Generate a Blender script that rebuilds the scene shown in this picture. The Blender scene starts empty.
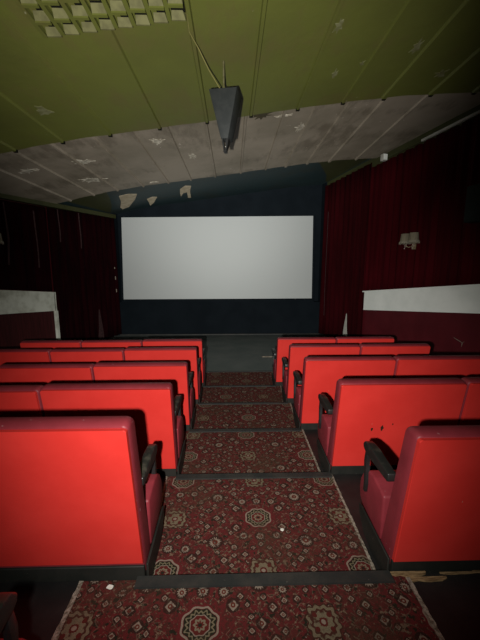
import bpy, bmesh, math, random
from mathutils import Vector, Matrix
R = random.Random(7)
sc = bpy.context.scene
COL = sc.collection
rad = math.radians

# ------------------------------------------------------------------ materials
class X:
    """node-maths expression"""
    nt = None
    def __init__(s, v): s.v = v
    @staticmethod
    def op(o, a, b=None, c=None):
        n = X.nt.nodes.new('ShaderNodeMath'); n.operation = o
        for i, q in enumerate((a, b, c)):
            if q is None: continue
            if isinstance(q, X): q = q.v
            if isinstance(q, (int, float)): n.inputs[i].default_value = q
            else: X.nt.links.new(q, n.inputs[i])
        return X(n.outputs[0])
    def __add__(s, o): return X.op('ADD', s, o)
    __radd__ = __add__
    def __sub__(s, o): return X.op('SUBTRACT', s, o)
    def __rsub__(s, o): return X.op('SUBTRACT', X(o), s)
    def __mul__(s, o): return X.op('MULTIPLY', s, o)
    __rmul__ = __mul__
    def __truediv__(s, o): return X.op('DIVIDE', s, o)
def xmin(a, b): return X.op('MINIMUM', a, b)
def xmax(a, b): return X.op('MAXIMUM', a, b)
def xabs(a): return X.op('ABSOLUTE', a)
def lt(a, b): return X.op('LESS_THAN', a, b)
def gt(a, b): return X.op('GREATER_THAN', a, b)
def hyp(a, b): return X.op('SQRT', a * a + b * b)
def cosx(a): return X.op('COSINE', a)
def at2(a, b): return X.op('ARCTAN2', a, b)
def sstep(a, e0, e1):
    n = X.nt.nodes.new('ShaderNodeMapRange'); n.interpolation_type = 'SMOOTHSTEP'
    X.nt.links.new(a.v, n.inputs[0]); n.inputs[1].default_value = e0; n.inputs[2].default_value = e1
    return X(n.outputs[0])

def newmat(name):
    m = bpy.data.materials.new(name); m.use_nodes = True
    nt = m.node_tree; b = nt.nodes['Principled BSDF']; X.nt = nt
    return m, nt, b
def coords(nt, kind='Object'):
    return nt.nodes.new('ShaderNodeTexCoord').outputs[kind]
def noise(nt, vec, scale, detail=4, rough=.6, stretch=None):
    if stretch:
        mp = nt.nodes.new('ShaderNodeMapping'); mp.inputs['Scale'].default_value = stretch
        nt.links.new(vec, mp.inputs[0]); vec = mp.outputs[0]
    n = nt.nodes.new('ShaderNodeTexNoise'); n.inputs['Scale'].default_value = scale
    n.inputs['Detail'].default_value = detail; n.inputs['Roughness'].default_value = rough
    nt.links.new(vec, n.inputs['Vector']); return X(n.outputs['Fac'])
def mix(nt, fac, a, b):
    n = nt.nodes.new('ShaderNodeMix'); n.data_type = 'RGBA'
    def put(i, q):
        if isinstance(q, X): q = q.v
        if isinstance(q, tuple): n.inputs[i].default_value = (*q, 1)
        elif isinstance(q, (int, float)): n.inputs[i].default_value = q
        else: nt.links.new(q, n.inputs[i])
    put(0, fac); put(6, a); put(7, b); return n.outputs[2]
def bump(nt, b, h, strength=.3, dist=.01):
    n = nt.nodes.new('ShaderNodeBump'); n.inputs['Strength'].default_value = strength
    n.inputs['Distance'].default_value = dist
    nt.links.new(h.v, n.inputs['Height']); nt.links.new(n.outputs[0], b.inputs['Normal'])

def mat(name, c1, c2=None, scale=6, rough=.6, spec=.3, bscale=60, bstr=.15, lo=.35, hi=.65, sheen=0,
        specks=None, speck_scale=60, speck_th=.73, metal=0, stretch=None):
    m, nt, b = newmat(name)
    v = coords(nt)
    n = noise(nt, v, scale, stretch=stretch)
    col = mix(nt, sstep(n, lo, hi), c1, c2 or c1)
    if specks:
        s = noise(nt, v, speck_scale, 2, .5)
        s2 = noise(nt, v, speck_scale * .13, 2, .5)
        col = mix(nt, sstep(s + s2 * .35, speck_th + .17, speck_th + .21), col, specks)
    nt.links.new(col, b.inputs['Base Color'])
    b.inputs['Roughness'].default_value = rough
    b.inputs['Specular IOR Level'].default_value = spec
    b.inputs['Metallic'].default_value = metal
    if sheen: b.inputs['Sheen Weight'].default_value = sheen
    bump(nt, b, noise(nt, v, bscale, 3), bstr, .004)
    return m

M = {}
M['red'] = mat('red_board_paint', (.66, .038, .030), (.61, .032, .025), 3, .42, .30, 25, .06,
               specks=(.55, .25, .2), speck_scale=45, speck_th=.85)
M['maroon'] = mat('maroon_vinyl', (.24, .028, .038), (.19, .022, .030), 5, .5, .35, 40, .15,
                  specks=(.45, .25, .25), speck_scale=38, speck_th=.76)
M['black'] = mat('black_painted_wood', (.013, .014, .012), (.022, .021, .018), 4, .55, .22, 40, .2,
                 specks=(.16, .14, .11), speck_scale=70, speck_th=.76)
M['rubber'] = mat('worn_black_rubber', (.021, .023, .022), (.036, .034, .03), 6, .55, .3, 50, .2,
                  specks=(.12, .11, .09), speck_scale=60, speck_th=.75)
M['arm'] = mat('worn_black_armrest', (.014, .014, .013), (.05, .045, .035), 14, .38, .5, 50, .2, .5, .72)
M['metal'] = mat('black_metal', (.012, .012, .012), (.02, .02, .02), 8, .4, .5, 50, .1)
M['bolt'] = mat('worn_steel', (.5, .48, .44), (.3, .29, .27), 30, .35, .5, 80, .1, metal=.9)
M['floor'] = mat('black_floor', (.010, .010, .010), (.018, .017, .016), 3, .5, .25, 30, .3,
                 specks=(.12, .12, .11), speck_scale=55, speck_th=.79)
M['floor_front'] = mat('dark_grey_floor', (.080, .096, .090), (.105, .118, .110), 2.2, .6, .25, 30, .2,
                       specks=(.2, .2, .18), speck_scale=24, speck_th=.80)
M['wall_dark'] = mat('dark_teal_wall', (.0035, .0060, .0085), (.005, .0080, .011), 2, .8, .08, 20, .1)
M['wall_maroon'] = mat('maroon_painted_wall', (.085, .008, .012), (.065, .006, .009), 1.5, .45, .3, 8, .2,
                       specks=(.35, .22, .2), speck_scale=12, speck_th=.83)
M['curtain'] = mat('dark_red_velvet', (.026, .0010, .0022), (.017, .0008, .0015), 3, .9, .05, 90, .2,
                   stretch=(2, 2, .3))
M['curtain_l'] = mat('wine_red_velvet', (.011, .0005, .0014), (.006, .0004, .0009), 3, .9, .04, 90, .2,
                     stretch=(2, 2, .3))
M['curtain_up'] = mat('red_velvet_lightened', (.046, .0016, .0038), (.032, .0012, .0026), 1.5, .9, .05, 60, .1, stretch=(2, 2, .3))  # velvet colour raised, standing in for torch light missing on this curtain
M['seam'] = mat('pink_glint_and_lining', (.055, .028, .028), (.035, .018, .018), 20, .8, .1)  # pale tint paints light caught on curtain seams; lining and pipe share it
M['white'] = mat('off_white_paint', (.86, .88, .84), (.74, .77, .73), 1.2, .6, .3, 10, .08)
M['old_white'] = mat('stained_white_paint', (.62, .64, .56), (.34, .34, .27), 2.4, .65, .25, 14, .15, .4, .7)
M['duct'] = mat('white_plastic', (.45, .45, .40), (.36, .36, .32), 8, .5, .3)
M['shade'] = mat('beige_pleated_fabric', (.25, .22, .155), (.18, .155, .11), 40, .85, .1, 60, .3, stretch=(1, 1, .1))
M['fringe'] = mat('cream_bead_fringe', (.34, .31, .23), (.18, .16, .12), 90, .7, .3, 90, .5)
M['brass'] = mat('aged_brass', (.42, .33, .18), (.25, .2, .12), 20, .4, .5, metal=.5)
M['crystal'] = mat('cut_glass', (.7, .6, .5), (.5, .4, .35), 40, .15, .8)
M['speaker'] = mat('charcoal_cabinet', (.026, .029, .029), (.034, .037, .036), 12, .6, .2, 60, .15)
M['speaker_d'] = mat('black_speaker_cloth', (.004, .008, .007), (.006, .011, .009), 12, .7, .2, 60, .2)
M['paper'] = mat('dirty_white_paper', (.75, .73, .66), (.6, .58, .5), 30, .8, .1)
M['flake'] = mat('bare_tan_plaster', (.50, .43, .31), (.38, .32, .22), 9, .8, .1, 40, .3)
M['chip'] = mat('exposed_plaster', (.62, .58, .48), (.30, .27, .21), 14, .8, .1, 40, .2)
M['wood'] = mat('broken_plywood', (.30, .20, .10), (.12, .075, .035), 12, .75, .1, 60, .4, stretch=(1, 10, 10))
M['gouge'] = mat('exposed_dark_board', (.03, .012, .008), (.05, .02, .01), 30, .8, .1)
M['cell'] = mat('dusty_tan_cell', (.150, .145, .060), (.10, .095, .04), 9, .7, .2, 30, .3)
M['void'] = mat('dark_void', (.008, .008, .005), (.01, .01, .007), 9, .9, .1)
M['cable'] = mat('olive_cable', (.16, .15, .05), (.2, .18, .06), 9, .5, .3)
M['pole'] = mat('olive_pole', (.09, .085, .03), (.13, .12, .06), 20, .5, .4)

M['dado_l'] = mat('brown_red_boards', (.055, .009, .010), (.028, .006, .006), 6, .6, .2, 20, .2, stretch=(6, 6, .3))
def screen_mat():
    m, nt, b = newmat('white_screen_fabric'); v = coords(nt)
    n = noise(nt, v, .5, 2)
    nt.links.new(mix(nt, n, (.36, .385, .38), (.385, .405, .40)), b.inputs['Base Color'])
    b.inputs['Roughness'].default_value = .62; b.inputs['Metallic'].default_value = .16
    return m
M['screen'] = screen_mat()

def ceiling_mat(name, c1, c2, blotch, chipc, th):
    m, nt, b = newmat(name); v = coords(nt)
    n = noise(nt, v, .9, 5, .6); f = noise(nt, v, 5, 5, .7, (1, .35, 1)); w = noise(nt, v, 1.3, 3, .5, (.5, 1, 1))
    col = mix(nt, sstep(n, .35, .68), c1, c2)
    col = mix(nt, sstep(f * .5 + w * .5, .50, .62) * .55, col, blotch)
    s = noise(nt, v, 13, 4, .65); s2 = noise(nt, v, 1.1, 2, .5)
    col = mix(nt, sstep(s + s2 * .5, th, th + .03), col, chipc)
    nt.links.new(col, b.inputs['Base Color'])
    b.inputs['Roughness'].default_value = .55; b.inputs['Specular IOR Level'].default_value = .25
    bump(nt, b, noise(nt, v, 5, 4), .25, .02)
    return m
M['ceil_green'] = ceiling_mat('olive_green_ceiling_paint', (.122, .134, .027), (.108, .116, .026), (.125, .108, .034), (.34, .33, .2), 1.02)
M['ceil_grey'] = ceiling_mat('grey_brown_ceiling_boards', (.31, .265, .205), (.22, .19, .14), (.11, .09, .06), (.55, .5, .42), .99)
M['ceil_teal'] = ceiling_mat('dark_teal_ceiling_paint', (.018, .036, .040), (.024, .044, .046), (.03, .036, .03), (.2, .19, .15), .985)
M['ceil_moss'] = ceiling_mat('moss_green_ceiling_paint', (.048, .052, .018), (.040, .044, .015), (.035, .034, .018), (.2, .19, .12), 1.0)

def carpet_mat():
    m, nt, b = newmat('patterned_maroon_carpet'); v = coords(nt)
    dn = nt.nodes.new('ShaderNodeTexNoise'); dn.inputs['Scale'].default_value = 30; nt.links.new(v, dn.inputs['Vector'])
    sep = nt.nodes.new('ShaderNodeSeparateXYZ'); nt.links.new(v, sep.inputs[0])
    sd = nt.nodes.new('ShaderNodeSeparateColor'); nt.links.new(dn.outputs['Color'], sd.inputs[0])
    x = X(sep.outputs[0]) + (X(sd.outputs[0]) - .5) * .008
    y = X(sep.outputs[1]) + (X(sd.outputs[1]) - .5) * .008
    A, B = .565, .39
    u = xabs(X.op('FRACT', x / (2 * A) + .5) - .5) * (2 * A)
    w = xabs(X.op('FRACT', y / (2 * B) + .5) - .5) * (2 * B)
    sw = gt(u / A + w / B, 1.0)
    u = u + sw * (A - u * 2.0); w = w + sw * (B - w * 2.0)
    field = noise(nt, v, 70, 3, .6); big = noise(nt, v, 2.0, 4, .6)
    RED = (.110, .015, .016); DRED = (.062, .018, .014); BLK = (.018, .016, .010)
    BEI = (.240, .185, .142); OLV = (.10, .08, .04)
    col = mix(nt, sstep(field, .42, .62), RED, DRED)
    small = noise(nt, v, 38, 2, .5); small2 = noise(nt, v, 52, 2, .5)
    col = mix(nt, sstep(small, .60, .63), col, BLK)
    col = mix(nt, sstep(small2, .63, .66) * .75, col, (.20, .14, .09))
    # fine all-over diamond figuring between the large motifs
    fu = xabs(X.op('FRACT', x / .0565) - .5); fw = xabs(X.op('FRACT', y / .052 + .25) - .5)
    fd = fu + fw
    col = mix(nt, lt(xabs(fd - .42), .045) * sstep(small2, .47, .55) * .55, col, (.17, .12, .08))
    col = mix(nt, lt(fd, .16) * sstep(small, .44, .50) * .8, col, BLK)
    # thin scrolling stems
    st = None
    for (cx, cy, r0) in [(.20, .10, .085), (.34, .06, .07), (.09, .24, .075), (.16, .20, .05), (.30, .16, .06), (.43, .05, .055)]:
        q = lt(xabs(hyp(u - cx, w - cy) - r0), .0022)
        st = q if st is None else xmax(st, q)
    col = mix(nt, st * sstep(small, .40, .55) * .38, col, (.16, .12, .08))
    # small rosettes
    petals = None; outl = None; eyes = None
    for (cx, cy, r0, k) in [(0, .155, .024, 6), (.105, .15, .022, 6), (.15, .085, .024, 4), (.185, .125, .014, 4), (.2825, .195, .034, 8),
                            (.2825, .0, .020, 4), (.235, .03, .012, 4), (.34, .07, .018, 4), (.385, .035, .013, 4), (.05, .24, .013, 4),
                            (.10, .285, .015, 4), (.22, .20, .012, 4), (.40, .10, .014, 4), (.22, .085, .010, 4), (.0, .215, .014, 4),
                            (.165, .235, .017, 5), (.48, .06, .012, 4), (.30, .12, .013, 4), (.05, .325, .012, 4)]:
        du = u - cx; dw = w - cy; d = hyp(du, dw)
        e = d * (1.0 + .16 * cosx(at2(dw, du) * float(k * 2))) if k != 4 else (xabs(du) + xabs(dw)) * .84
        p = lt(e, r0 * .95); o = lt(d, r0 * 1.45); y0 = lt(xabs(d - r0 * .36), r0 * .15)
        petals = p if petals is None else xmax(petals, p)
        outl = o if outl is None else xmax(outl, o)
        eyes = y0 if eyes is None else xmax(eyes, y0)
    col = mix(nt, outl * .8, col, (.022, .012, .009))
    col = mix(nt, petals * (sstep(small2, .34, .50) * .9 + .1), col, BEI)
    col = mix(nt, eyes, col, (.10, .02, .012))
    # medallion
    a = at2(w, u); d = 1.12 * hyp(u, w * 1.08) * (1.0 + .05 * cosx(a * 8.0))
    col = mix(nt, lt(d, .112), col, RED)
    col = mix(nt, lt(xabs(d - .094), .0055), col, BEI)
    col = mix(nt, lt(d, .086), col, (.017, .017, .010))
    col = mix(nt, lt(xabs(d - .070 - .006 * cosx(a * 16.0)), .005), col, (.17, .14, .085))
    col = mix(nt, lt(d, .055), col, (.10, .014, .012))
    col = mix(nt, lt(xabs(d - .052), .003), col, BEI)
    col = mix(nt, lt(xabs(d - .026 - .006 * cosx(a * 8.0)), .0065), col, (.19, .15, .10))
    col = mix(nt, lt(d, .010), col, BLK)
    # palmettes
    for (px, py) in ((A, 0), (0, B)):
        du = u - px; dw = w - py; a = at2(dw, du)
        d = hyp(du, dw); e = 1.12 * d * (1.0 + .07 * cosx(a * 12.0) + .05 * cosx(a * 4.0))
        col = mix(nt, lt(e, .092), col, (.05, .018, .012))
        col = mix(nt, lt(e, .084) * sstep(small, .30, .48), col, (.165, .130, .082))
        col = mix(nt, lt(xabs(e - .060), .006), col, (.06, .02, .014))
        col = mix(nt, lt(hyp(xabs(du) - .034, xabs(dw) - .03), .011), col, (.09, .015, .012))
        col = mix(nt, lt(e, .022), col, (.09, .015, .012))
        col = mix(nt, lt(d, .011), col, BEI)
    # wear and dirt
    col = mix(nt, sstep(big, .50, .70) * .55, col, (.060, .034, .020))
    fib = noise(nt, v, 260, 2, .6)
    col = mix(nt, sstep(fib, .3, .75) * .35, col, (.03, .018, .013))
    nt.links.new(col, b.inputs['Base Color'])
    b.inputs['Roughness'].default_value = .95; b.inputs['Specular IOR Level'].default_value = .08
    bump(nt, b, fib, .5, .004)
    return m
M['carpet'] = carpet_mat()
M['binding'] = mat('frayed_beige_jute', (.30, .26, .21), (.12, .095, .07), 60, .9, .05, 120, .6, .38, .62)

# ------------------------------------------------------------------ mesh helpers
def finish(name, bm, m, parent=None, smooth=True, angle=35):
    bmesh.ops.recalc_face_normals(bm, faces=bm.faces)
    me = bpy.data.meshes.new(name); bm.to_mesh(me); bm.free()
    ms = m if isinstance(m, (list, tuple)) else [m]
    for q in ms: me.materials.append(q)
    if smooth:
        for p in me.polygons: p.use_smooth = True
        me.set_sharp_from_angle(angle=rad(angle))
    o = bpy.data.objects.new(name, me); COL.objects.link(o)
    if parent: o.parent = parent
    return o
def box(bm, x0, x1, y0, y1, z0, z1, mi=0):
    vs = [bm.verts.new((x, y, z)) for x in (x0, x1) for y in (y0, y1) for z in (z0, z1)]
    fs = [(0, 1, 3, 2), (4, 6, 7, 5), (0, 4, 5, 1), (2, 3, 7, 6), (0, 2, 6, 4), (1, 5, 7, 3)]
    out = []
    for f in fs:
        q = bm.faces.new([vs[i] for i in f]); q.material_index = mi; out.append(q)
    return out
def bevel(bm, w, seg=2):
    bmesh.ops.bevel(bm, geom=bm.edges[:] , offset=w, segments=seg, profile=.5, affect='EDGES', clamp_overlap=True)
def prism_x(bm, prof, x0, x1, mi=0):
    a = [bm.verts.new((x0, y, z)) for y, z in prof]; b = [bm.verts.new((x1, y, z)) for y, z in prof]
    n = len(prof)
    for i in range(n):
        f = bm.faces.new((a[i], a[(i + 1) % n], b[(i + 1) % n], b[i])); f.material_index = mi
    f = bm.faces.new(a[::-1]); f.material_index = mi
    f = bm.faces.new(b); f.material_index = mi
def prism_z(bm, pts, z0, z1, mi=0):
    a = [bm.verts.new((x, y, z0)) for x, y in pts]; b = [bm.verts.new((x, y, z1)) for x, y in pts]
    n = len(pts)
    for i in range(n):
        f = bm.faces.new((a[i], a[(i + 1) % n], b[(i + 1) % n], b[i])); f.material_index = mi
    bm.faces.new(a[::-1]).material_index = mi; bm.faces.new(b).material_index = mi
def tube(bm, pts, r, seg=8, mi=0):
    pts = [Vector(p) for p in pts]; rings = []
    for i, p in enumerate(pts):
        d = (pts[min(i + 1, len(pts) - 1)] - pts[max(i - 1, 0)]).normalized()
        up = Vector((0, 0, 1)) if abs(d.z) < .9 else Vector((1, 0, 0))
        a = d.cross(up).normalized(); b = d.cross(a).normalized()
        rr = r[i] if isinstance(r, (list, tuple)) else r
        rings.append([bm.verts.new(p + (a * math.cos(t) + b * math.sin(t)) * rr) for t in [2 * math.pi * k / seg for k in range(seg)]])
    for r0, r1 in zip(rings, rings[1:]):
        for k in range(seg):
            bm.faces.new((r0[k], r0[(k + 1) % seg], r1[(k + 1) % seg], r1[k])).material_index = mi
    bm.faces.new(rings[0][::-1]).material_index = mi; bm.faces.new(rings[-1]).material_index = mi
def lathe(bm, prof, cx=0, cy=0, seg=24, wob=0, nw=12, mi=0):
    rings = []
    for r0, z in prof:
        rings.append([bm.verts.new((cx + r0 * (1 + wob * math.cos(nw * 2 * math.pi * k / seg)) * math.cos(2 * math.pi * k / seg),
                                    cy + r0 * (1 + wob * math.cos(nw * 2 * math.pi * k / seg)) * math.sin(2 * math.pi * k / seg), z)) for k in range(seg)])
    n = len(rings)
    for i in range(n):
        r0, r1 = rings[i], rings[(i + 1) % n]
        for k in range(seg):
            bm.faces.new((r0[k], r0[(k + 1) % seg], r1[(k + 1) % seg], r1[k])).material_index = mi
def empty(name, loc, label, cat, group=None, rz=0):
    o = bpy.data.objects.new(name, None); COL.objects.link(o)
    o.empty_display_size = .1
    o.location = loc; o.rotation_euler = (0, 0, rz); o['label'] = label; o['category'] = cat
    if group: o['group'] = group
    return o
def tag(o, label, cat, group=None):
    o['label'] = label; o['category'] = cat
    if group: o['group'] = group
    return o
def struct(name, bm, m, parent=None, **k):
    o = finish(name, bm, m, parent, **k)
    if not parent: o['kind'] = 'structure'
    return o

# ------------------------------------------------------------------ room shell
B = [.49, 1.455, 2.405, 3.30, 4.18, 5.04, 6.04]          # front edges of the tiers
STEP = .075
def zt(k): return -STEP * k
ZF = -.45
YS = 10.35
def xr(y): return 2.86 + .237 * (10 - y)
def xl(y): return -3.60 - .237 * (10 - y)
YB = -3.5
bm = bmesh.new()
edges = [YB] + B[1:]
for k in range(0, 6):
    y0 = YB if k == 0 else B[k]; y1 = B[k + 1]
    prism_z(bm, [(xl(y0) - .2, y0), (xr(y0) + .2, y0), (xr(y1) + .2, y1), (xl(y1) - .2, y1)], -.8, zt(k))
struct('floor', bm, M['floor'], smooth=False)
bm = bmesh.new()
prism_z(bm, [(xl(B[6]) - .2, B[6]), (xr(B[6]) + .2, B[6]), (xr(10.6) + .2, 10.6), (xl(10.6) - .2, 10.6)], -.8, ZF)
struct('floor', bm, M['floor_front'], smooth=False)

PROF = [(-7.4, 2.40), (-5.5, 2.74), (-4.43, 2.99), (-3.6, 3.19), (-2.9, 3.345), (-2.03, 3.485), (-1.03, 3.62), (-.35, 3.71), (.266, 3.80), (.99, 3.90),
        (1.7, 4.0), (2.6, 4.09), (3.6, 4.15), (4.5, 4.19), (6.6, 4.22)]
def zc(x):
    for (a, b), (c, d) in zip(PROF, PROF[1:]):
        if x <= c: return b + (d - b) * (x - a) / (c - a)
    return PROF[-1][1]
YG, YT = 5.0, 7.9
def ceil_sheet(y0, y1, dz, mi, wavy=0, xa=-7.3, xb=6.5):
    bm = bmesh.new(); n = 140
    lo = []; hi = []
    for i in range(n + 1):
        x = xa + (xb - xa) * i / n
        ye = y1 + (wavy * (.5 * math.sin(x * 9.7) + .5 * math.sin(x * 4.1 + 1)) if wavy else 0)
        lo.append((bm.verts.new((x, y0, zc(x) + dz)), bm.verts.new((x, ye, zc(x) + dz))))
        hi.append((bm.verts.new((x, y0, zc(x) + dz + .05)), bm.verts.new((x, ye, zc(x) + dz + .05))))
    for i in range(n):
        bm.faces.new((lo[i][0], lo[i][1], lo[i + 1][1], lo[i + 1][0]))
        bm.faces.new((hi[i][0], hi[i + 1][0], hi[i + 1][1], hi[i][1]))
        bm.faces.new((lo[i][1], hi[i][1], hi[i + 1][1], lo[i + 1][1]))
        bm.faces.new((lo[i][0], lo[i + 1][0], hi[i + 1][0], hi[i][0]))
    for s in (0, n):
        bm.faces.new((lo[s][0], hi[s][0], hi[s][1], lo[s][1]))
    return bm
GX0, GX1, GY0, GY1 = -1.545, -.375, 2.22, 3.00      # ventilation lattice opening in the green boards
bm = ceil_sheet(YB - .1, YG, -.0, 0, .012)
struct('ceiling', bm, M['ceil_green'], angle=60)
struct('ceiling', ceil_sheet(YG - .1, YT, .052, 0, .02), M['ceil_grey'], angle=60)
struct('ceiling', ceil_sheet(YT - .1, YS + .25, .105, 0), M['ceil_teal'], angle=60)

for pts in ([(2.02, 7.93), (3.3, 7.93), (2.86, 10.0), (2.80, 10.0), (2.62, 9.3)], [(-3.95, 7.93), (-2.95, 7.93), (-3.1, 8.6), (-3.35, 9.4), (-3.62, 10.0)]):
    bm = bmesh.new(); a = [bm.verts.new((x, y, zc(x) + .105 - .006)) for x, y in pts]; b = [bm.verts.new((x, y, zc(x) + .105 + .01)) for x, y in pts]
    bm.faces.new(a); bm.faces.new(b[::-1])
    for i in range(5): bm.faces.new((a[i], a[(i + 1) % 5], b[(i + 1) % 5], b[i]))
    struct('ceiling', bm, M['ceil_moss'], smooth=False)
def batten(x, y0, y1, dz, m, hw=.020, h=.022, x1=None):
    bm = bmesh.new(); x1 = x if x1 is None else x1
    pts = []
    for (xx, yy) in ((x, y0), (x1, y1)):
        pts.append([bm.verts.new((xx + sx * hw, yy, zc(xx + sx * hw) + dz - (h if dn else -.004))) for sx, dn in ((-1, 0), (-.6, 1), (.6, 1), (1, 0))])
    a, b = pts
    for i in range(4): bm.faces.new((a[i], a[(i + 1) % 4], b[(i + 1) % 4], b[i]))
    bm.faces.new(a[::-1]); bm.faces.new(b)
    return bm
tn = [0]
def trim(bm, m, **k):
    tn[0] += 1
    return struct('trim_%d' % tn[0], bm, m, **k)
for x in (-3.1, -2.42, -1.74, -1.03, -.35, .28, .95, 1.60, 2.19, 2.87, 3.5):
    y0 = GY1 + .02 if GX0 - .05 < x < GX1 - .03 else YB
    bm = batten(x, y0, YG - .03, -.0, None, hw=.05 if x > 1.9 else .026, h=.028)
    box(bm, x - .024, x + .024, YG - .032, YG + .005, zc(x) - .034, zc(x) + .006, 1)
    trim(bm, [M['ceil_green'], M['void']], smooth=False)
for x in (-3.75, -3.2, -2.65, -2.05, -1.47, -.95, -.38, .21, .79, 1.26, 1.76, 2.28, 2.9):
    y1 = YT - .01
    if x > 0: y1 = min(y1, 10 - (x - 2.7) / .237)
    else: y1 = min(y1, 10 + (x + 3.5) / .237)
    if x <= -3.7 or x >= 2.9: hw = .03
    else: hw = .04 if x > 1 else .026
    trim(batten(x, YG - .03, y1, .052, None, hw=hw, h=.03), M['ceil_grey'], smooth=False)

# side walls, front wall, back wall
def wall(name, f, sgn, m):
    bm = bmesh.new()
    a, b = YB, 10.6
    prism_z(bm, [(f(a) + sgn * .14, a), (f(b) + sgn * .14, b), (f(b) + sgn * .34, b), (f(a) + sgn * .34, a)], -.8, 4.6)
    struct(name, bm, m, smooth=False)
wall('wall_right', xr, 1, M['wall_maroon'])
wall('wall_left', xl, -1, M['wall_maroon'])
bm = bmesh.new(); box(bm, -4.2, 3.4, YS, YS + .2, -.8, 4.6); struct('wall_front', bm, M['wall_dark'], smooth=False)
bm = bmesh.new(); box(bm, -7.3, 6.6, YB - .2, YB, -.8, 4.6); struct('wall_back', bm, M['wall_maroon'], smooth=False)

# dark timber frame around the screen: side and bottom boards standing forward of the front wall
bm = bmesh.new(); box(bm, -3.70, 2.95, 10.12, 10.34, ZF, .60); trim(bm, M['wall_dark'], smooth=False)
bm = bmesh.new(); box(bm, -3.55, 2.80, 10.04, 10.12, ZF, ZF + .03); trim(bm, M['rubber'], smooth=False)

for f_, sg in ((xr, 1), (xl, -1)):
    bm = bmesh.new(); vs = []
    for y in (10.10, 10.35):
        for nn in (-.14, -.02):
            for z in (ZF, 4.4): vs.append(bm.verts.new((f_(y) - sg * nn, y, z)))
    for q in [(0, 1, 3, 2), (4, 6, 7, 5), (0, 4, 5, 1), (2, 3, 7, 6), (0, 2, 6, 4), (1, 5, 7, 3)]: bm.faces.new([vs[i] for i in q])
    trim(bm, M['wall_dark'], smooth=False)
# sloping white bands and maroon dado on both walls
def wall_strip(f, sgn, y0, y1, zb, zt_, n0, n1, m, ny=1):
    """box following a side wall: zb/zt_ functions of y, n0..n1 offset into the room"""
    bm = bmesh.new(); vs = []
    for y in (y0, y1):
        for nn in (n0, n1):
            for z in (zb(y), zt_(y)):
                vs.append(bm.verts.new((f(y) - sgn * nn, y, z)))
    for f_ in [(0, 1, 3, 2), (4, 6, 7, 5), (0, 4, 5, 1), (2, 3, 7, 6), (0, 2, 6, 4), (1, 5, 7, 3)]:
        bm.faces.new([vs[i] for i in f_])
    return bm
SL = .1025
trim(wall_strip(xr, 1, YB, 8.05, lambda y: .594 + SL * (8.05 - y), lambda y: 1.045 + SL * (8.05 - y), -.14, .0, None), M['white'], smooth=False)
trim(wall_strip(xr, 1, YB, 8.05, lambda y: 1.045 + SL * (8.05 - y), lambda y: 1.074 + SL * (8.05 - y), -.14, .02, None), M['white'], smooth=False)
trim(wall_strip(xr, 1, YB, 8.05, lambda y: -.6, lambda y: .594 + SL * (8.05 - y), -.14, -.03, None), M['wall_maroon'], smooth=False)
trim(wall_strip(xl, -1, YB, 7.65, lambda y: .645 + .075 * (7.65 - y), lambda y: 1.085 + .1 * (7.65 - y), -.14, .0, None), M['old_white'], smooth=False)
trim(wall_strip(xl, -1, YB, 7.60, lambda y: -.6, lambda y: .645 + .075 * (7.65 - y), -.14, -.03, None), M['dado_l'], smooth=False)
trim(wall_strip(xl, -1, 7.585, 7.65, lambda y: -.6, lambda y: .645 + .075 * (7.65 - y), -.14, .02, None), M['old_white'], smooth=False)
# ledge line along the ceiling on the left, cable trunking on the right
trim(wall_strip(xl, -1, YB, 10.2, lambda y: zc(xl(y)) - .05, lambda y: zc(xl(y)) + (-.01 if y < 5 else .06), -.14, .02, None), M['ceil_moss'], smooth=False)
bm = wall_strip(xr, 1, 3.5, 6.55, lambda y: 4.05 + .012 * (6.5 - y), lambda y: 4.09 + .012 * (6.5 - y), -.02, .02, None)
tag(finish('cable_trunking', bm, M['duct'], smooth=False), 'long white cable trunking along the top of the right wall', 'cable trunking')
bm = wall_strip(xr, 1, 6.58, 7.55, lambda y: 4.05, lambda y: 4.075, -.02, .015, None)
tag(finish('conduit', bm, M['ceil_moss'], smooth=False), 'thin olive conduit between the white box and the white trunking', 'conduit')
trim(wall_strip(xr, 1, YB, 10.3, lambda y: 4.02, lambda y: zc(xr(y)) + .13, -.14, -.045, None), M['ceil_moss'], smooth=False)
bx = empty('junction_box', (xr(7.48) - .08, 7.48, 3.99), 'small white junction box high on the right wall under the ceiling', 'junction box', rz=rad(13))
bm = bmesh.new(); box(bm, -.06, .05, -.05, .05, -.0, .14); bevel(bm, .008); finish('housing', bm, M['duct'], bx)
bm = bmesh.new(); box(bm, -.05, .04, -.062, -.052, .012, .128); bevel(bm, .003, 1); finish('cover', bm, M['white'], bx)

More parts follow.
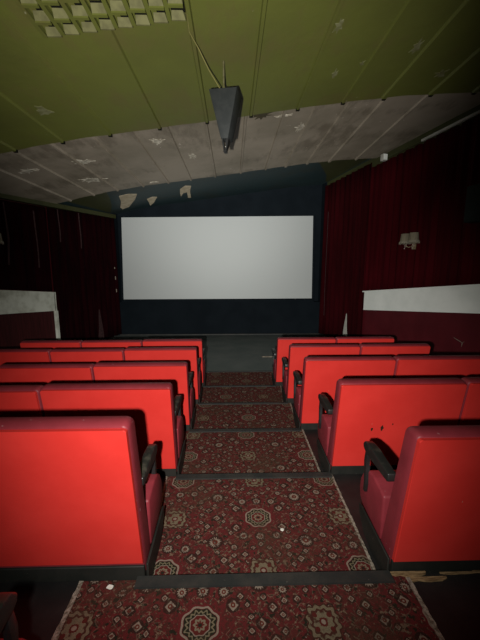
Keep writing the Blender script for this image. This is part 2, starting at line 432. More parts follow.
# bare and flaking patches on the ceiling (each a thin scab of another colour)
def patch(x, y, w, l, seed, m, dz, name, label, cat, group=None, n=11, th=.004):
    r = random.Random(seed); bm = bmesh.new(); pts = []
    for i in range(n):
        a = 2 * math.pi * i / n; q = (.55 + .75 * r.random()) * (1.1 if i % 2 else .6)
        pts.append((x + math.cos(a) * w * q, y + math.sin(a) * l * q))
    a = [bm.verts.new((px, py, zc(px) + dz - th)) for px, py in pts]; b = [bm.verts.new((px, py, zc(px) + dz + .002)) for px, py in pts]
    for i in range(n): bm.faces.new((a[i], a[(i + 1) % n], b[(i + 1) % n], b[i]))
    bm.faces.new(a); bm.faces.new(b[::-1])
    o = finish(name, bm, m, smooth=False); return tag(o, label, cat, group)
def flake(pts, dz, label, drop, group=None):
    """hanging scab of plaster: outline given on the ceiling, its far end sagging by drop"""
    bm = bmesh.new(); ys = [p[1] for p in pts]; y0, y1 = min(ys), max(ys)
    a = [bm.verts.new((px, py, zc(px) + dz - .006 - drop * (py - y0) / (y1 - y0))) for px, py in pts]
    b = [bm.verts.new((v.co.x, v.co.y, v.co.z + .006)) for v in a]; n = len(a)
    for i in range(n): bm.faces.new((a[i], a[(i + 1) % n], b[(i + 1) % n], b[i]))
    bm.faces.new(a); bm.faces.new(b[::-1])
    tag(finish('plaster_flake', bm, M['flake'], smooth=False), label, 'plaster flake', group)
T = .105
flake([(-2.863, 8.58), (-2.617, 8.53), (-2.428, 8.66), (-2.614, 9.11), (-2.98, 9.75), (-3.20, 9.85), (-3.19, 9.62), (-2.979, 9.07)], T, 'largest tan plaster flake on dark ceiling above the screen top left corner', .02)
flake([(-2.341, 9.30), (-2.172, 9.18), (-2.054, 9.26), (-2.258, 9.76), (-2.44, 10.05), (-2.385, 9.7)], T, 'pointed tan plaster flake right of the largest flake above the screen', .02)
flake([(-1.344, 8.77), (-1.183, 8.55), (-1.04, 8.63), (-1.128, 9.10), (-1.187, 9.78), (-1.268, 9.74), (-1.217, 9.16), (-1.333, 9.21), (-1.435, 9.51), (-1.408, 9.17)], T, 'ragged forked plaster flake on dark ceiling, rightmost of the three flakes', .02)
G = .052
n_p = 0
for (x, y, w, l, s, lab) in [(-2.58, 5.96, .17, .12, 1, 'white chipped patch on grey boards, left of centre nearer the green boards'),
                        (-2.82, 6.93, .22, .17, 2, 'largest white chipped patch on the left grey boards'),
                        (-3.47, 5.88, .17, .10, 3, 'pale chipped patch on grey boards at the far left edge'),
                        (-1.20, 5.58, .11, .12, 4, 'white chip on grey boards left of the hanging loudspeaker'),
                        (-.74, 6.40, .075, .17, 5, 'narrow white chip on grey boards below the hanging loudspeaker tip'),
                        (-1.775, 7.72, .09, .07, 6, 'small pale chip on grey boards at the edge of the dark ceiling')]:
    patch(x, y, w, l, s, M['chip'], G, 'paint_chip', lab, 'paint chip', None, 24)
for (x, y, w, l, s, lab) in [(1.16, 5.82, .09, .18, 7, 'white chip on the grey boards right of the brown stain, farther one'),
                             (.78, 5.28, .11, .06, 8, 'white chip on the grey boards right of the brown stain, nearer one')]:
    patch(x, y, w, l, s, M['chip'], G, 'paint_chip', lab, 'paint chip', None, 24)
M['scab'] = mat('olive_pale_scab', (.20, .20, .10), (.13, .13, .05), 12, .7, .2, 30, .3)
for (x, y, w, l, s, lab) in [(2.05, 3.9, .06, .13, 11, 'pale flaked spot on green ceiling boards toward the right edge of the picture'),
                             (2.70, 4.50, .08, .10, 12, 'rightmost pale flaked spot on green ceiling boards'),
                             (1.52, 4.10, .03, .05, 14, 'tiny pale flaked spot on green boards between larger spots'),
                             (1.25, 4.25, .04, .10, 15, 'pale streaky spot on green boards near the grey boards, right of centre'),
                             (1.03, 3.42, .05, .12, 16, 'pale flaked spot on green boards high up right of centre'),
                             (-2.22, 4.15, .09, .13, 17, 'round pale scab on green boards above the left wall')]:
    patch(x, y, w, l, s, M['scab'], 0, 'paint_chip', lab, 'paint chip', None, 13)
M['stain'] = mat('brown_water_stain', (.075, .062, .032), (.05, .042, .025), 12, .7, .2)
o = patch(.45, 5.16, .17, .15, 18, M['stain'], G, 'water_stain', 'dark brown oval stain on grey boards beside the hanging loudspeaker', 'stain', n=20)

# ------------------------------------------------------------------ ventilation lattice in the ceiling
lat = empty('ceiling_lattice', ((GX0 + GX1) / 2, (GY0 + GY1) / 2, zc((GX0 + GX1) / 2)), 'olive egg-crate lattice of square cells fixed to the green ceiling at upper left', 'ceiling lattice')
ox, oy, oz = lat.location
nx, ny = 8, 5
px = (GX1 - GX0) / nx; py = .165
D = .06
bm = bmesh.new(); bt = bmesh.new()
for j in range(ny):
    y0 = GY1 - (j + 1) * py; sh = -.028 * 0
    for i in range(nx):
        x0 = GX0 + i * px
        z0 = zc(x0 + px / 2)
        bw = px * .22
        # olive bars round the cell
        zlo = z0 - D - .012
        def bar(a, b_, c, d): box(bm, a - ox, b_ - ox, c - oy, d - oy, zlo - oz, zlo + .012 - oz)
        bar(x0, x0 + bw, y0, y0 + py); bar(x0 + bw, x0 + px, y0, y0 + py * .16)
        # far wall of the cell slopes up and back: a dusty tan face
        xa, xb2 = x0 + bw, x0 + px
        za, zb_ = zlo + .012, z0 - .012
        bc = bmesh.new()
        vs = [bc.verts.new(q) for q in ((xa - ox, y0 + py - oy, za - oz), (xb2 - ox, y0 + py - oy, za - oz),
                                        (xb2 - .02 - ox, y0 + py * .80 - oy, zb_ - oz), (xa + .004 - ox, y0 + py * .80 - oy, zb_ - oz),
                                        (xa - ox, y0 + py + .012 - oy, za - oz), (xb2 - ox, y0 + py + .012 - oy, za - oz),
                                        (xb2 - ox, y0 + py + .012 - oy, zb_ - oz), (xa - ox, y0 + py + .012 - oy, zb_ - oz))]
        for f in ((0, 1, 2, 3), (4, 7, 6, 5), (0, 4, 5, 1), (3, 2, 6, 7), (0, 3, 7, 4), (1, 5, 6, 2)): bc.faces.new([vs[k] for k in f])
        finish('cell_wall', bc, M['cell'], lat, smooth=False)
        # side web
        box(bm, x0 + bw * .2 - ox, x0 + bw * .55 - ox, y0 - oy, y0 + py - oy, zlo + .012 - oz, z0 - .002 - oz)
for j in range(ny):
    for i in range(nx):
        x0 = GX0 + i * px; z0 = zc(x0 + px / 2)
        box(bt, x0 - ox, x0 + px - ox, GY1 - (j + 1) * py - oy, GY1 - j * py - oy, z0 - .0015 - .004 * (i % 2) - oz, z0 + .004 - oz)
finish('bars', bm, M['ceil_green'], lat, smooth=False)
finish('backing', bt, M['void'], lat, smooth=False)  # dark sheet painted in for the unlit depth of the cells

# ------------------------------------------------------------------ screen
scr = empty('projection_screen', (-.43, 10.05, .68), 'large plain white cinema screen on the dark front wall', 'screen')
def quad_slab(bm, pts, th):
    a = [bm.verts.new(p) for p in pts]; b = [bm.verts.new((p[0], p[1] + th, p[2])) for p in pts]
    bm.faces.new(a)
    bm.faces.new(b[::-1])
    for i in range(4): bm.faces.new((a[i], b[i], b[(i + 1) % 4], a[(i + 1) % 4]))
X0, X1 = -3.345, 2.485
bm = bmesh.new()
def sp(x, y, z): return (x + .43, y - 10.05, z - .68)
quad_slab(bm, [sp(X0, 9.93, .705), sp(X1, 9.93, .725), sp(X1, 10.10, 3.235), sp(X0 + .01, 10.10, 3.165)], .03)
finish('screen_fabric', bm, M['screen'], scr, smooth=False)
bm = bmesh.new()
for (xa, xb, za, zb) in ((X0 - .07, X0 - .005, .66, 3.2), (X1 + .005, X1 + .07, .66, 3.26), (X0 - .07, X1 + .07, .62, .695)):
    ya = 9.93 + .17 * (za - .7) / 2.5; yb = 9.93 + .17 * (zb - .7) / 2.5
    vs = [bm.verts.new(sp(*q)) for q in ((xa, ya + .01, za), (xb, ya + .01, za), (xb, yb + .01, zb), (xa, yb + .01, zb), (xa, ya + .06, za), (xb, ya + .06, za), (xb, yb + .06, zb), (xa, yb + .06, zb))]
    for f in ((0, 1, 2, 3), (4, 7, 6, 5), (0, 4, 5, 1), (3, 2, 6, 7), (0, 3, 7, 4), (1, 5, 6, 2)): bm.faces.new([vs[k] for k in f])
finish('black_masking', bm, M['wall_dark'], scr, smooth=False)
for x in (-2.9, 2.0):
    bm = bmesh.new(); box(bm, x + .43, x + .47, .16, .20, -1.13, 1.2)
    finish('support', bm, M['metal'], scr, smooth=False)

# ------------------------------------------------------------------ curtains
def curtain(name, f, sgn, y0, y1, zlo, zhi, m, label, per=.13, amp=.04, seed=1, cat='curtain', group=None):
    r = random.Random(seed); bm = bmesh.new()
    L = abs(y1 - y0); n = int(L / .012); ph = [r.random() * 6.28 for _ in range(4)]
    cols = []
    for i in range(n + 1):
        y = y0 + (y1 - y0) * i / n; s = i * L / n
        nz = 7; colv = []
        for j in range(nz + 1):
            t = j / nz
            z = zlo(y) + (zhi(y) - zlo(y)) * t
            k = .55 + .45 * (1 - t)
            w = (math.sin(s * 6.28 / per + ph[0] + 1.3 * math.sin(s * 1.9 + ph[1])) + .45 * math.sin(s * 6.28 / (per * .43) + ph[2] + t * .8)) * amp * k * (.6 + .4 * math.sin(s * 1.1 + ph[3]))
            colv.append(bm.verts.new((f(y) - sgn * (w + .0), y, z)))
        cols.append(colv)
    for a, b in zip(cols, cols[1:]):
        for j in range(len(a) - 1): bm.faces.new((a[j], b[j], b[j + 1], a[j + 1]))
    o = finish(name, bm, m, angle=180)
    sm = o.modifiers.new('thick', 'SOLIDIFY'); sm.thickness = .006
    return tag(o, label, cat, group)
bandR = lambda y: 1.085 + SL * (8.05 - y)
bandL = lambda y: 1.095 + .1 * (7.65 - y)
top = lambda f: (lambda y: zc(f(y)) - .015)
topR = lambda y: min(zc(xr(y)) - .015, 4.035 + .012 * (6.5 - y))
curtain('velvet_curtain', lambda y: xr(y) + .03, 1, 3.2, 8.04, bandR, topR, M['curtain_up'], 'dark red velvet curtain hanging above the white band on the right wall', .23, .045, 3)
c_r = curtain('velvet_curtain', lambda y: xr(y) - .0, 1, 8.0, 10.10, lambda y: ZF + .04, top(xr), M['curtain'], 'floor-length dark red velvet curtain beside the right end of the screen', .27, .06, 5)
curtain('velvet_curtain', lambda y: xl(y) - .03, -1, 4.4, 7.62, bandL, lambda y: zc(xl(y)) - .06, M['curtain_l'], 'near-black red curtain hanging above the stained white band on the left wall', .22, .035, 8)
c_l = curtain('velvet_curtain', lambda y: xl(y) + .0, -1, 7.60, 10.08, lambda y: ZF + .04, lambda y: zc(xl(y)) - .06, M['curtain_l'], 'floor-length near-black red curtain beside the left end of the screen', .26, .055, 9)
def seam(par, f, sgn, y, z0, z1, w, m='seam', out=.075, taper=1.0):
    bm = bmesh.new(); n = 8; prev = None
    for i in range(n + 1):
        t = i / n; z = z0 + (z1 - z0) * t; ww = w * (1 + (taper - 1) * t)
        yy = y + .012 * math.sin(t * 5)
        ring = [bm.verts.new((f(yy + d) - sgn * (out + e), yy + d, z)) for d, e in ((-ww / 2, 0), (ww / 2, 0), (ww / 2, -.008), (-ww / 2, -.008))]
        if prev:
            for k in range(4): bm.faces.new((prev[k], prev[(k + 1) % 4], ring[(k + 1) % 4], ring[k]))
        else: bm.faces.new(ring)
        prev = ring
    bm.faces.new(prev[::-1])
    o = finish('pale_edge', bm, M[m], par, smooth=False); o['label'] = 'pale strip on the curtain'
    return o
lc = [o for o in bpy.data.objects if o.get('label', '').startswith('near-black red curtain')][0]
seam(lc, xl, -1, 7.20, 1.65, 2.85, .028, out=.05)  # curtain seams catching light, painted as pale strips
seam(c_l, xl, -1, 7.86, 2.25, 2.99, .024, out=.06)
seam(c_l, xl, -1, 8.55, 2.15, 3.024, .03, out=.06)
seam(c_l, xl, -1, 9.08, -.38, .50, .26, out=.07, taper=.12)
seam(c_r, xr, 1, 8.62, -.20, .42, .20, m='duct', out=.07, taper=.08)
seam(c_r, xr, 1, 9.80, .2, 3.3, .016, out=.06)

# ------------------------------------------------------------------ seats
UW = .945
def arc_round(prof, r=.0): return prof
def seat_unit(x0, k, h, arms, label, yoff=0, rim=.014, zb0=.15, eside=0, holes=False, far_end=0, side=1, wear=0):
    """x0 = left edge; k = tier index the seats stand on; arms = x offsets (0..UW) of armrests"""
    yb = B[k] + .006 + yoff; z = zt(k)
    t = empty('cinema_seat', (x0 + UW / 2, yb, z), label, 'cinema seat', 'red-backed double cinema seats in rows')
    hw = UW / 2
    # red rear board, reclined, rounded upper corners
    slope = .165
    def yrear(zz): return -slope * (zz - .08) + .0
    bm = bmesh.new(); rr = .014; eL = .005 if eside < 0 else .016; eR = .005 if eside > 0 else .016
    out = [(-hw + eL, zb0), (hw - eR, zb0)]
    for a in range(0, 91, 18): out.append((hw - eR - rr + rr * math.cos(rad(a)), h - rr + rr * math.sin(rad(a))))
    for a in range(90, 181, 18): out.append((-hw + eL + rr + rr * math.cos(rad(a)), h - rr + rr * math.sin(rad(a))))
    a_ = [bm.verts.new((x, yrear(zz), zz)) for x, zz in out]; b_ = [bm.verts.new((x, yrear(zz) + .022, zz)) for x, zz in out]
    n = len(out); f0 = bm.faces.new(a_); bm.faces.new(b_[::-1])
    for i in range(n): bm.faces.new((a_[i], b_[i], b_[(i + 1) % n], a_[(i + 1) % n]))
    bmesh.ops.bevel(bm, geom=list(f0.edges), offset=.004, segments=2, profile=.5, affect='EDGES')
    bd = finish('back_board', bm, M['red'], t, smooth=False); bd['label'] = 'bright red flat rear panel'
    # maroon upholstered back
    bm = bmesh.new(); ht = h + rim; rr = .03; out = [(-hw + .002, .10), (hw - .002, .10)]
    for a in range(0, 91, 15): out.append((hw - .002 - rr + rr * math.cos(rad(a)), ht - rr + rr * math.sin(rad(a))))
    for a in range(90, 181, 15): out.append((-hw + .002 + rr + rr * math.cos(rad(a)), ht - rr + rr * math.sin(rad(a))))
    layers = [(.0225, -.006), (.030, .0), (.060, .008), (.100, .008), (.122, -.004), (.134, -.03)]
    rings = []
    for dy, gr in layers:
        rings.append([bm.verts.new((x * (1 + (gr if gr < 0 else 0) / hw), yrear(zz) + dy + (.03 if zz < .45 else 0) * (dy > .1), zz + (gr if zz > .4 else 0))) for x, zz in out])
    n = len(out)
    for r0, r1 in zip(rings, rings[1:]):
        for i in range(n): bm.faces.new((r0[i], r0[(i + 1) % n], r1[(i + 1) % n], r1[i]))
    bm.faces.new(rings[0]); bm.faces.new(rings[-1][::-1])
    finish('back_cushion', bm, M['maroon'], t, angle=50)
    # seats
    for s in (-1, 1):
        bm = bmesh.new(); xa, xb = (-hw + (.0 if eside < 0 else .012), -.006) if s < 0 else (.006, hw - (.0 if eside > 0 else .012))
        prism_x(bm, [(.135, .14), (.40, .165), (.445, .20), (.458, .26), (.445, .33), (.405, .40), (.34, .445), (.27, .452), (.135, .42)], xa, xb)
        bevel(bm, .014, 3)
        finish('seat', bm, M['maroon'], t, angle=40)
    # plinth band under the board, at the rear
    bm = bmesh.new(); box(bm, -hw + .004, hw - .004, .0, .05, .0, .148); bevel(bm, .003, 1)
    finish('plinth', bm, M['black'], t)
    # side panels
    for s in ((-1, 1)):
        bm = bmesh.new(); xa = s * (hw - .03); xb = s * (hw - .012)
        if eside == s: xa = s * (hw + .002); xb = s * (hw + .014)
        prism_x(bm, [(.012, .0), (.22, .0), (.33, .03), (.40, .11), (.415, .165), (.38, .17), (.012, .15)] if eside == s else
                [(.055, .0), (.28, .0), (.34, .04), (.38, .12), (.055, .125)], min(xa, xb), max(xa, xb)); bevel(bm, .003, 1)
        finish('side_panel', bm, M['black'], t)
    for ax in arms:
        xx = -hw + ax
        bm = bmesh.new(); w2 = .025
        prism_x(bm, [(.045, .580), (.06, .568), (.28, .582), (.335, .575), (.365, .590), (.370, .615), (.350, .637), (.31, .645), (.24, .642), (.05, .620)], xx - w2, xx + w2)
        bevel(bm, .008, 3)
        ar = finish('armrest', bm, M['arm'], t, angle=50)
        bm = bmesh.new()
        prism_x(bm, [(.322, .585), (.356, .59), (.372, .50), (.352, .36), (.362, .30), (.335, .30), (.328, .36), (.340, .50)], xx - .012, xx + .012)
        bevel(bm, .003, 1)
        finish('post', bm, M['metal'], ar, angle=50)
    for s in (-1, 1):
        bm = bmesh.new()
        for q in (-.012, .012): 
            bmesh.ops.create_uvsphere(bm, u_segments=8, v_segments=6, radius=.006, matrix=Matrix.Translation((s * (hw - .035) + q, -.003, .05)))
        finish('screw', bm, M['bolt'], t)
    if holes:
        for (hx, hz_, w, q) in ((-.205, .505, .010, .016), (-.125, .515, .013, .028), (-.045, .55, .007, .010)):
            r = random.Random(int(hx * 1000)); bm = bmesh.new()
            ps = []
            for i in range(9):
                a = 6.283 * i / 9; m_ = .6 + .6 * r.random(); ps.append((hx + w * m_ * math.cos(a), hz_ + q * m_ * math.sin(a)))
            a_ = [bm.verts.new((x, yrear(zz) - .0012, zz)) for x, zz in ps]; b_ = [bm.verts.new((x, yrear(zz) + .004, zz)) for x, zz in ps]
            bm.faces.new(a_); bm.faces.new(b_[::-1])
            for i in range(9): bm.faces.new((a_[i], b_[i], b_[(i + 1) % 9], a_[(i + 1) % 9]))
            g = finish('gouge', bm, M['gouge'], bd, smooth=False); g['label'] = 'small dark gouge in the red panel'
    return t
ordn = ['', 'nearest', 'second', 'third', 'fourth', 'front']
def rowname(k, side):
    return {1: 'nearest row', 2: 'second row', 3: 'third row', 4: 'fourth row', 5: 'front row'}[k] + (' left of aisle' if side == 'L' else ' right of aisle')
UWL = {0: .945, 1: .975, 2: .975, 3: .965, 4: .945, 5: .94}
UWR = {1: .98, 2: .98, 3: .955, 4: .935, 5: .935}
Lx = {0: -.69, 1: -.46, 2: -.46, 3: -.468, 4: -.466, 5: -.476}
Rx = {1: .842, 2: .815, 3: .755, 4: .755, 5: .715}
hL = {0: .90, 1: .985, 2: .872, 3: .850, 4: .870, 5: .87}
hR = {1: .914, 2: .894, 3: .90, 4: .902, 5: .89}
cnt = {0: 1, 1: 2, 2: 2, 3: 2, 4: 3, 5: 3}
posL = {0: ['at the aisle end'], 1: ['at the aisle end', 'second from the aisle'], 2: ['at the aisle end', 'second from the aisle'], 3: ['at the aisle end', 'second from the aisle'],
        4: ['at the aisle end', 'in the middle', 'by the left wall'], 5: ['at the aisle end', 'in the middle', 'by the left wall']}
for k in range(0, 6):
    for i in range(cnt[k]):
        if k == 1 and i == 1: continue
        UW = UWL[k]
        x1 = Lx[k] - i * (UW + .004)
        arms = [UW - (.024 if k else .0) if i == 0 else UW - .03, UW / 2]
        if k in (4, 5) and i == 2: arms.append(.03)
        lab = ('armrest end of a cinema seat in the bottom left corner of the picture' if k == 0 else
               'red-backed double seat, %s, %s' % (rowname(k, 'L'), posL[k][i]))
        if k == 1: lab = 'large red-backed double cinema seat at lower left, nearest row left of the aisle'
        seat_unit(x1 - UW, k, hL[k] - (.0 if i == 0 else .012), arms, lab, rim=.014, zb0=.182 if k == 1 else .15, eside=1 if i == 0 else 0)
for k in range(1, 6):
    for i in range(1 if k == 1 else 2):
        UW = UWR[k]
        x0 = Rx[k] + i * (UW + .004)
        arms = [-.006 if i == 0 else .03, UW / 2]
        if k in (4, 5) and i == 1: arms.append(UW + .012)
        lab = 'red-backed double seat, %s, %s' % (rowname(k, 'R'), 'at the aisle end' if i == 0 else 'second from the aisle')
        if k == 1: lab = 'large red-backed double cinema seat at lower right above the broken plywood'
        if k == 2 and i == 0: lab = 'red-backed double cinema seat with three dark gouges, second row right of the aisle'
        seat_unit(x0, k, hR[k] - (0 if i == 0 else -.004), arms, lab, holes=(k == 2 and i == 0), rim=.012, zb0=.152, eside=-1 if i == 0 else 0)

# ------------------------------------------------------------------ aisle carpets
carp = {0: [(-.765, .35), (.885, .35), (.905, 1.447), (-.775, 1.447)],
        1: [(-.462, 1.46), (.785, 1.46), (.805, 2.400), (-.535, 2.400)],
        2: [(-.470, 2.41), (.750, 2.41), (.765, 3.295), (-.535, 3.295)],
        3: [(-.475, 3.305), (.745, 3.305), (.790, 4.175), (-.505, 4.175)],
        4: [(-.480, 4.185), (.745, 4.185), (.785, 5.035), (-.505, 5.035)],
        5: [(-.515, 5.045), (.740, 5.045), (.770, 6.030), (-.555, 6.030)]}
medal = {0: (-.152, 1.225), 1: (.171, 1.945), 2: (-.42, 2.80), 3: (.2, 3.75), 4: (-.1, 4.6), 5: (.25, 5.5)}
cl = {0: 'patterned maroon carpet on the nearest step, under the camera at picture bottom', 1: 'patterned maroon carpet on the step between the two nearest seat rows, brown-worn left side',
      2: 'patterned maroon carpet in the aisle between the second and third seat rows', 3: 'patterned maroon carpet in the aisle between the third and fourth seat rows',
      4: 'patterned maroon carpet in the aisle between the fourth and front seat rows', 5: 'patterned carpet on the last step before the bare grey floor'}
for k, pts in carp.items():
    mx, my = medal[k]; z = zt(k)
    root = empty('aisle_carpet', (mx, my, z), cl[k], 'carpet', 'aisle carpets on the steps')
    bm = bmesh.new(); prism_z(bm, [(x - mx, y - my) for x, y in pts], .0005, .008)
    finish('pile', bm, M['carpet'], root, smooth=False)
    for s in (0, 1):
        a, b = (pts[0], pts[3]) if s == 0 else (pts[1], pts[2])
        if k in (2, 3, 4, 5) and s == 0: continue
        w = .020 if k == 0 else (.014 if s == 0 else .016)
        if s == 0: w = -w
        bm = bmesh.new(); n = 50; r = random.Random(k * 7 + s); P = []; Q = []
        for i in range(n + 1):
            t = i / n; x = a[0] + (b[0] - a[0]) * t; y = a[1] + (b[1] - a[1]) * t
            P.append((x - mx - w * .15 * r.random(), y - my)); Q.append((x - mx + w * (.8 + .3 * r.random()), y - my))
        for i in range(n):
            vs = [(P[i]), (Q[i]), (Q[i + 1]), (P[i + 1])]
            lo = [bm.verts.new((x, y, .001)) for x, y in vs]; hi_ = [bm.verts.new((x, y, .0105)) for x, y in vs]
            bm.faces.new(hi_); bm.faces.new(lo[::-1])
            for q in range(4): bm.faces.new((lo[q], lo[(q + 1) % 4], hi_[(q + 1) % 4], hi_[q]))
        bmesh.ops.remove_doubles(bm, verts=bm.verts, dist=.0001)
        o = finish('edge_binding', bm, M['binding'], root, smooth=False); o['label'] = 'frayed beige edge strip'
# black nosing strips across the aisle
nose = {1: (-.50, .83, 1.398), 2: (-.46, .81, 2.352), 3: (-.47, .75, 3.25), 4: (-.47, .755, 4.14), 5: (-.48, .715, 5.0), 6: (-.56, .78, 6.0)}
for k, (a, b, y0) in nose.items():
    bm = bmesh.new(); box(bm, a, b, y0, B[k] + .001, zt(k - 1) + .0085, zt(k - 1) + .020)
    box(bm, a, b, B[k] + .001, B[k] + .004, zt(k) + .012, zt(k - 1) + .020)
    trim(bm, M['rubber'], smooth=False)

# ------------------------------------------------------------------ hanging wedge loudspeaker
sx, sy, sz = -.07, 3.62, 3.425
sp_ = empty('hanging_loudspeaker', (sx, sy, sz), 'charcoal wedge-shaped loudspeaker hanging point-down from the green ceiling', 'loudspeaker', rz=rad(-9))
bm = bmesh.new()
T0 = [(-.155, -.05), (.135, -.05), (.150, .20), (-.140, .20)]
L0 = [(-.035, -.05), (.040, -.05), (.070, .08), (-.010, .08)]
a = [bm.verts.new((x, y, 0)) for x, y in T0]; b = [bm.verts.new((x, y, -.475)) for x, y in L0]
bm.faces.new(a); bm.faces.new(b[::-1])
for i in range(4): bm.faces.new((a[i], a[(i + 1) % 4], b[(i + 1) % 4], b[i]))
bevel(bm, .004, 2); finish('cabinet', bm, M['speaker'], sp_)
bm = bmesh.new()
vs = []
for (x, y, z) in ((-.030, -.045, -.470), (-.012, -.045, -.470), (-.012, .05, -.470), (-.030, .05, -.470), (-.010, -.04, -.585), (.004, -.04, -.585), (.004, .03, -.585), (-.010, .03, -.585)): vs.append(bm.verts.new((x, y, z)))
for f in ((0, 1, 2, 3), (4, 7, 6, 5), (0, 4, 5, 1), (1, 5, 6, 2), (2, 6, 7, 3), (3, 7, 4, 0)): bm.faces.new([vs[i] for i in f])
vs = []
for (x, y, z) in ((.016, -.045, -.470), (.050, -.045, -.470), (.055, .06, -.470), (.025, .06, -.470), (.006, -.04, -.585), (.022, -.04, -.585), (.022, .03, -.585), (.006, .03, -.585)): vs.append(bm.verts.new((x, y, z)))
for f in ((0, 1, 2, 3), (4, 7, 6, 5), (0, 4, 5, 1), (1, 5, 6, 2), (2, 6, 7, 3), (3, 7, 4, 0)): bm.faces.new([vs[i] for i in f])
box(bm, -.012, .024, -.035, .03, -.60, -.58)
bevel(bm, .003, 1); br = finish('bracket', bm, M['metal'], sp_)
bm = bmesh.new(); bmesh.ops.create_uvsphere(bm, u_segments=10, v_segments=8, radius=.010, matrix=Matrix.Translation((.014, -.043, -.555)))
finish('bolt', bm, M['bolt'], br)
bm = bmesh.new(); tube(bm, [(-.018, .05, -.0), (-.018, .05, .30)], .010, 10); tube(bm, [(-.018, .05, -.0), (-.018, .05, .06)], .016, 10)
po = finish('hanging_pole', bm, M['pole'], sp_)
bm = bmesh.new()
tube(bm, [(-.353, 2.6, zc(-.353) - .022), (-.362, 2.95, zc(-.362) - .022), (-.372, 3.2, zc(-.372) - .025), (-.30, 3.32, 3.62), (-.22, 3.47, 3.53), (-.13, 3.60, 3.452), (-.115, 3.62, 3.442)], .0055, 8)
tag(finish('speaker_cable', bm, M['cable'], angle=80), 'thin olive cable running along a ceiling batten down to the hanging loudspeaker', 'cable')

# ------------------------------------------------------------------ wall loudspeaker (right edge)
ws = empty('wall_loudspeaker', (xr(5.12) - .10, 5.10, 2.62), 'black box loudspeaker fixed to the curtained right wall at picture edge', 'loudspeaker', rz=rad(13))
bm = bmesh.new(); box(bm, -.14, .10, -.22, .20, -.27, .29); bevel(bm, .012, 2); finish('cabinet', bm, M['speaker_d'], ws)
bm = bmesh.new(); box(bm, -.155, -.141, -.20, .18, -.25, .27); bevel(bm, .004, 2); finish('grille', bm, M['speaker_d'], ws)
bm = bmesh.new(); box(bm, .10, .22, -.05, .05, -.05, .05); finish('wall_bracket', bm, M['metal'], ws, smooth=False)

# ------------------------------------------------------------------ wall sconces
def sconce(loc, rz, label, cable=False):
    t = empty('wall_sconce', loc, label, 'wall lamp', 'twin-shade wall sconces', rz)
    # local +x points into the room, y along the wall
    bm = bmesh.new(); box(bm, -.20, -.10, -.05, .05, -.20, .02); bevel(bm, .015, 2); finish('backplate', bm, M['brass'], t)
    for s in (-1, 1):
        y = s * .135
        bm = bmesh.new(); pts = []
        for i in range(13):
            u = i / 12
            pts.append((-.12 + .14 * math.sin(u * math.pi / 2), y * u, -.10 - .07 * math.sin(u * math.pi) + .04 * u))
        tube(bm, pts, .006, 8); finish('arm', bm, M['brass'], t, angle=80)
        bm = bmesh.new()
        lathe(bm, [(.110, -.035), (.092, .13), (.088, .13), (.106, -.035)], .02, y, 48, .012, 24)
        sh = finish('lamp_shade', bm, M['shade'], t, angle=80)
        bm = bmesh.new()
        lathe(bm, [(.112, -.022), (.128, -.055), (.122, -.062), (.108, -.03)], .02, y, 48, .05, 16)
        for i in range(22):
            a = 2 * math.pi * i / 22; r0 = .122
            tube(bm, [(.02 + r0 * math.cos(a), y + r0 * math.sin(a), -.05), (.02 + r0 * math.cos(a), y + r0 * math.sin(a), -.075 - .012 * (i % 2))], [.006, .008], 5)
        finish('fringe', bm, M['fringe'], sh, angle=80)
        for (dx, dz, q) in ((.02, -.11, .006), (.0, -.14, .007), (.035, -.175, .009), (-.02, -.13, .006)):
            bm = bmesh.new()
            bmesh.ops.create_icosphere(bm, subdivisions=1, radius=q, matrix=Matrix.Translation((dx, y * .9, dz)) @ Matrix.Diagonal((1, 1, 1.6, 1)))
            tube(bm, [(dx, y * .9, dz), (dx, y * .9, -.08)], .002, 5)
            finish('crystal_drop', bm, M['crystal'], t, smooth=False)
    t.scale = (.86, .86, .95)
    return t
sconce((xr(6.50) - .12, 6.50, 2.20), rad(180 - 13.3 + 26), 'twin beige fringed-shade sconce with crystal drops on the curtained right wall')
ls = sconce((xl(6.15) + .08, 6.12, 2.16), rad(13.3 - 26), 'fringed beige sconce cut by the left picture edge, above the stained white band')
bm = bmesh.new(); yy = 6.50
tube(bm, [(xl(yy) + .06, yy, zc(xl(yy)) - .10), (xl(yy) + .065, yy + .01, 2.6), (xl(yy) + .05, yy + .05, 2.2), (xl(yy) + .05, yy - .02, 1.7)], [.012, .014, .02, .014], 8)
tag(finish('conduit_pipe', bm, M['seam'], angle=80), 'thin pale pipe running down the left wall behind the sconce', 'pipe')

# ------------------------------------------------------------------ small things on the floor
def scrap(name, x, y, z, w, l, h, m, seed, label, cat):
    r = random.Random(seed); bm = bmesh.new(); n = 9
    ps = [(math.cos(6.283 * i / n) * w * (.75 + .4 * r.random()), math.sin(6.283 * i / n) * l * (.75 + .4 * r.random())) for i in range(n)]
    a = [bm.verts.new((px_, py_, .0)) for px_, py_ in ps]; b = [bm.verts.new((px_ * .85, py_ * .85, h * (.7 + .5 * r.random()))) for px_, py_ in ps]
    bm.faces.new(a[::-1]); bm.faces.new(b)
    for i in range(n): bm.faces.new((a[i], a[(i + 1) % n], b[(i + 1) % n], b[i]))
    o = finish(name, bm, m, smooth=True, angle=60); o.location = (x, y, z); return tag(o, label, cat)
scrap('paper_scrap', -.625, 1.412, .0082, .019, .012, .006, M['paper'], 1, 'small oval white scrap on the nearest carpet by the black edge strip', 'paper scrap')
scrap('paper_scrap', .318, 1.835, -.0668, .012, .010, .008, M['paper'], 2, 'crumpled pale scrap on the carpet right of the medallion', 'paper scrap')
scrap('bead', -.478, 2.60, -.142, .012, .012, .014, M['paper'], 3, 'small white bead at the left edge of the second-step carpet', 'bead')
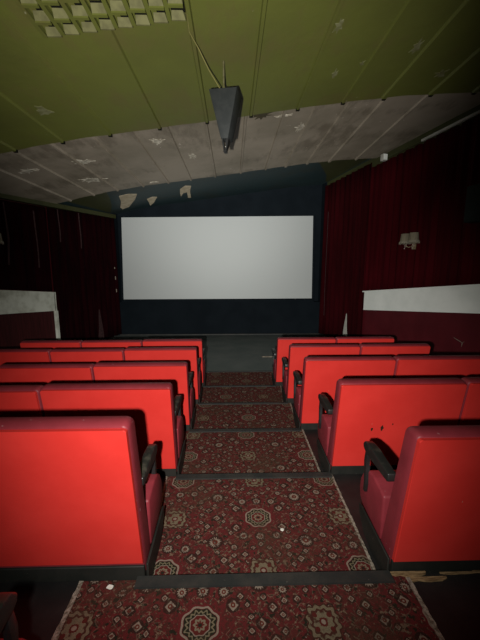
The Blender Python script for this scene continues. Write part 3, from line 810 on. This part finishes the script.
# broken plywood below the right-hand seat
bm = bmesh.new(); r = random.Random(4)
for (x0, x1, y, z, th) in ((.825, 1.02, 1.448, .003, .016), (.90, 1.12, 1.425, .002, .008), (1.10, 1.30, 1.450, .002, .006), (1.28, 1.48, 1.452, .003, .008)):
    n = 7; lo = []; hi_ = []
    for i in range(n + 1):
        x = x0 + (x1 - x0) * i / n; w = (.010 + .014 * r.random()) * (1 if x0 < 1 else .4) * (1 if 0 < i < n else .3)
        lo.append([bm.verts.new((x, y - w, z)), bm.verts.new((x, y + .004, z))]); hi_.append([bm.verts.new((x, y - w * .9, z + th * (.6 + .5 * r.random()))), bm.verts.new((x, y + .004, z + th))])
    for i in range(n):
        bm.faces.new((hi_[i][0], hi_[i + 1][0], hi_[i + 1][1], hi_[i][1])); bm.faces.new((lo[i][0], lo[i][1], lo[i + 1][1], lo[i + 1][0]))
        bm.faces.new((lo[i][0], lo[i + 1][0], hi_[i + 1][0], hi_[i][0])); bm.faces.new((lo[i][1], hi_[i][1], hi_[i + 1][1], lo[i + 1][1]))
    for s in (0, n): bm.faces.new((lo[s][0], hi_[s][0], hi_[s][1], lo[s][1]))
tag(finish('plywood_strip', bm, M['wood'], smooth=False), 'splintered tan plywood strip along the base of the nearest right-hand seat', 'broken board')
bm = bmesh.new(); box(bm, .70, .96, 7.36, 7.40, ZF, ZF + .02); bevel(bm, .004, 1)
tag(finish('wooden_batten', bm, M['binding'], smooth=False), 'short pale batten lying on the bare floor by the front right seats', 'batten')
for i, (x, y, z, l) in enumerate(((-3.62, 9.84, 1.66, 'topmost'), (-3.62, 9.86, 1.36, 'middle'), (-3.62, 9.88, .98, 'lowest'))):
    bm = bmesh.new(); box(bm, -.012, .012, -.01, .01, -.05 if i else -.025, .05 if i else .025); bevel(bm, .004, 1)
    o = finish('wall_hook', bm, M['binding'], smooth=False); o.location = (x + .09, y, z)
    tag(o, '%s of three small white hooks beside the left end of the screen' % l, 'hook')

bm = bmesh.new()
def onwall(y, z): return (xr(y) + .022, y, z)
for pts in ([(5.50, .41), (5.40, .375), (5.33, .35)], [(5.30, .38), (5.33, .35), (5.34, .28)]):
    tube(bm, [onwall(*p) for p in pts], [.003, .007, .003], 6)
tag(finish('paint_scratch', bm, M['binding'], angle=80), 'white forked scratch in the maroon paint low on the right wall', 'scratch')
# ------------------------------------------------------------------ lights: the torch held beside the camera
w = bpy.data.worlds.new('World'); sc.world = w; w.use_nodes = True
w.node_tree.nodes['Background'].inputs[0].default_value = (.6, .75, .8, 1)
w.node_tree.nodes['Background'].inputs[1].default_value = .0
def torch(name, loc, tgt, energy, lin, con, size, blend, r=.02, col=(1, .95, .86)):
    L = bpy.data.lights.new(name, 'SPOT'); L.energy = energy; L.spot_size = rad(size); L.spot_blend = blend
    L.shadow_soft_size = r; L.color = col; L.use_nodes = True
    nt = L.node_tree; em = nt.nodes['Emission']
    fo = nt.nodes.new('ShaderNodeLightFalloff'); fo.inputs['Strength'].default_value = 1
    ad = nt.nodes.new('ShaderNodeMath'); ad.operation = 'MULTIPLY'; ad.inputs[1].default_value = lin
    a2 = nt.nodes.new('ShaderNodeMath'); a2.operation = 'MULTIPLY_ADD'; a2.inputs[1].default_value = con
    nt.links.new(fo.outputs['Linear'], ad.inputs[0]); nt.links.new(fo.outputs['Constant'], a2.inputs[0]); nt.links.new(ad.outputs[0], a2.inputs[2])
    nt.links.new(a2.outputs[0], em.inputs['Strength'])
    o = bpy.data.objects.new(name, L); COL.objects.link(o); o.location = loc
    o.rotation_euler = (Vector(tgt) - Vector(loc)).to_track_quat('-Z', 'Y').to_euler()
    return o
TL = Vector((-.15, .02, 1.50))
def aim(az, el): return TL + Vector((math.sin(rad(az)) * math.cos(rad(el)), math.cos(rad(az)) * math.cos(rad(el)), math.sin(rad(el))))
torch('torch', TL, aim(3, -18), 100, 1.20, .12, 93, 1.0, .02, (1, .98, .93))
torch('torch_upper', TL + Vector((0, 0, .02)), aim(-3, 31), 100, 1.42, .15, 76, 1.0, .02, (1, .98, .93))

# ------------------------------------------------------------------ camera
cam = bpy.data.cameras.new('camera'); co = bpy.data.objects.new('camera', cam); COL.objects.link(co)
cam.sensor_fit = 'HORIZONTAL'; cam.sensor_width = 36; cam.lens = 36 * 320 / 480; cam.clip_start = .02
co.location = (0, 0, 1.6); co.rotation_euler = (math.pi / 2 - math.atan(50 / 320), 0, -rad(1.4))
sc.camera = co
sc.view_settings.view_transform = 'Standard'; sc.view_settings.look = 'None'; sc.view_settings.exposure = 0; sc.view_settings.gamma = 1
sc.view_settings.use_curve_mapping = False
sc.cycles.use_denoising = True
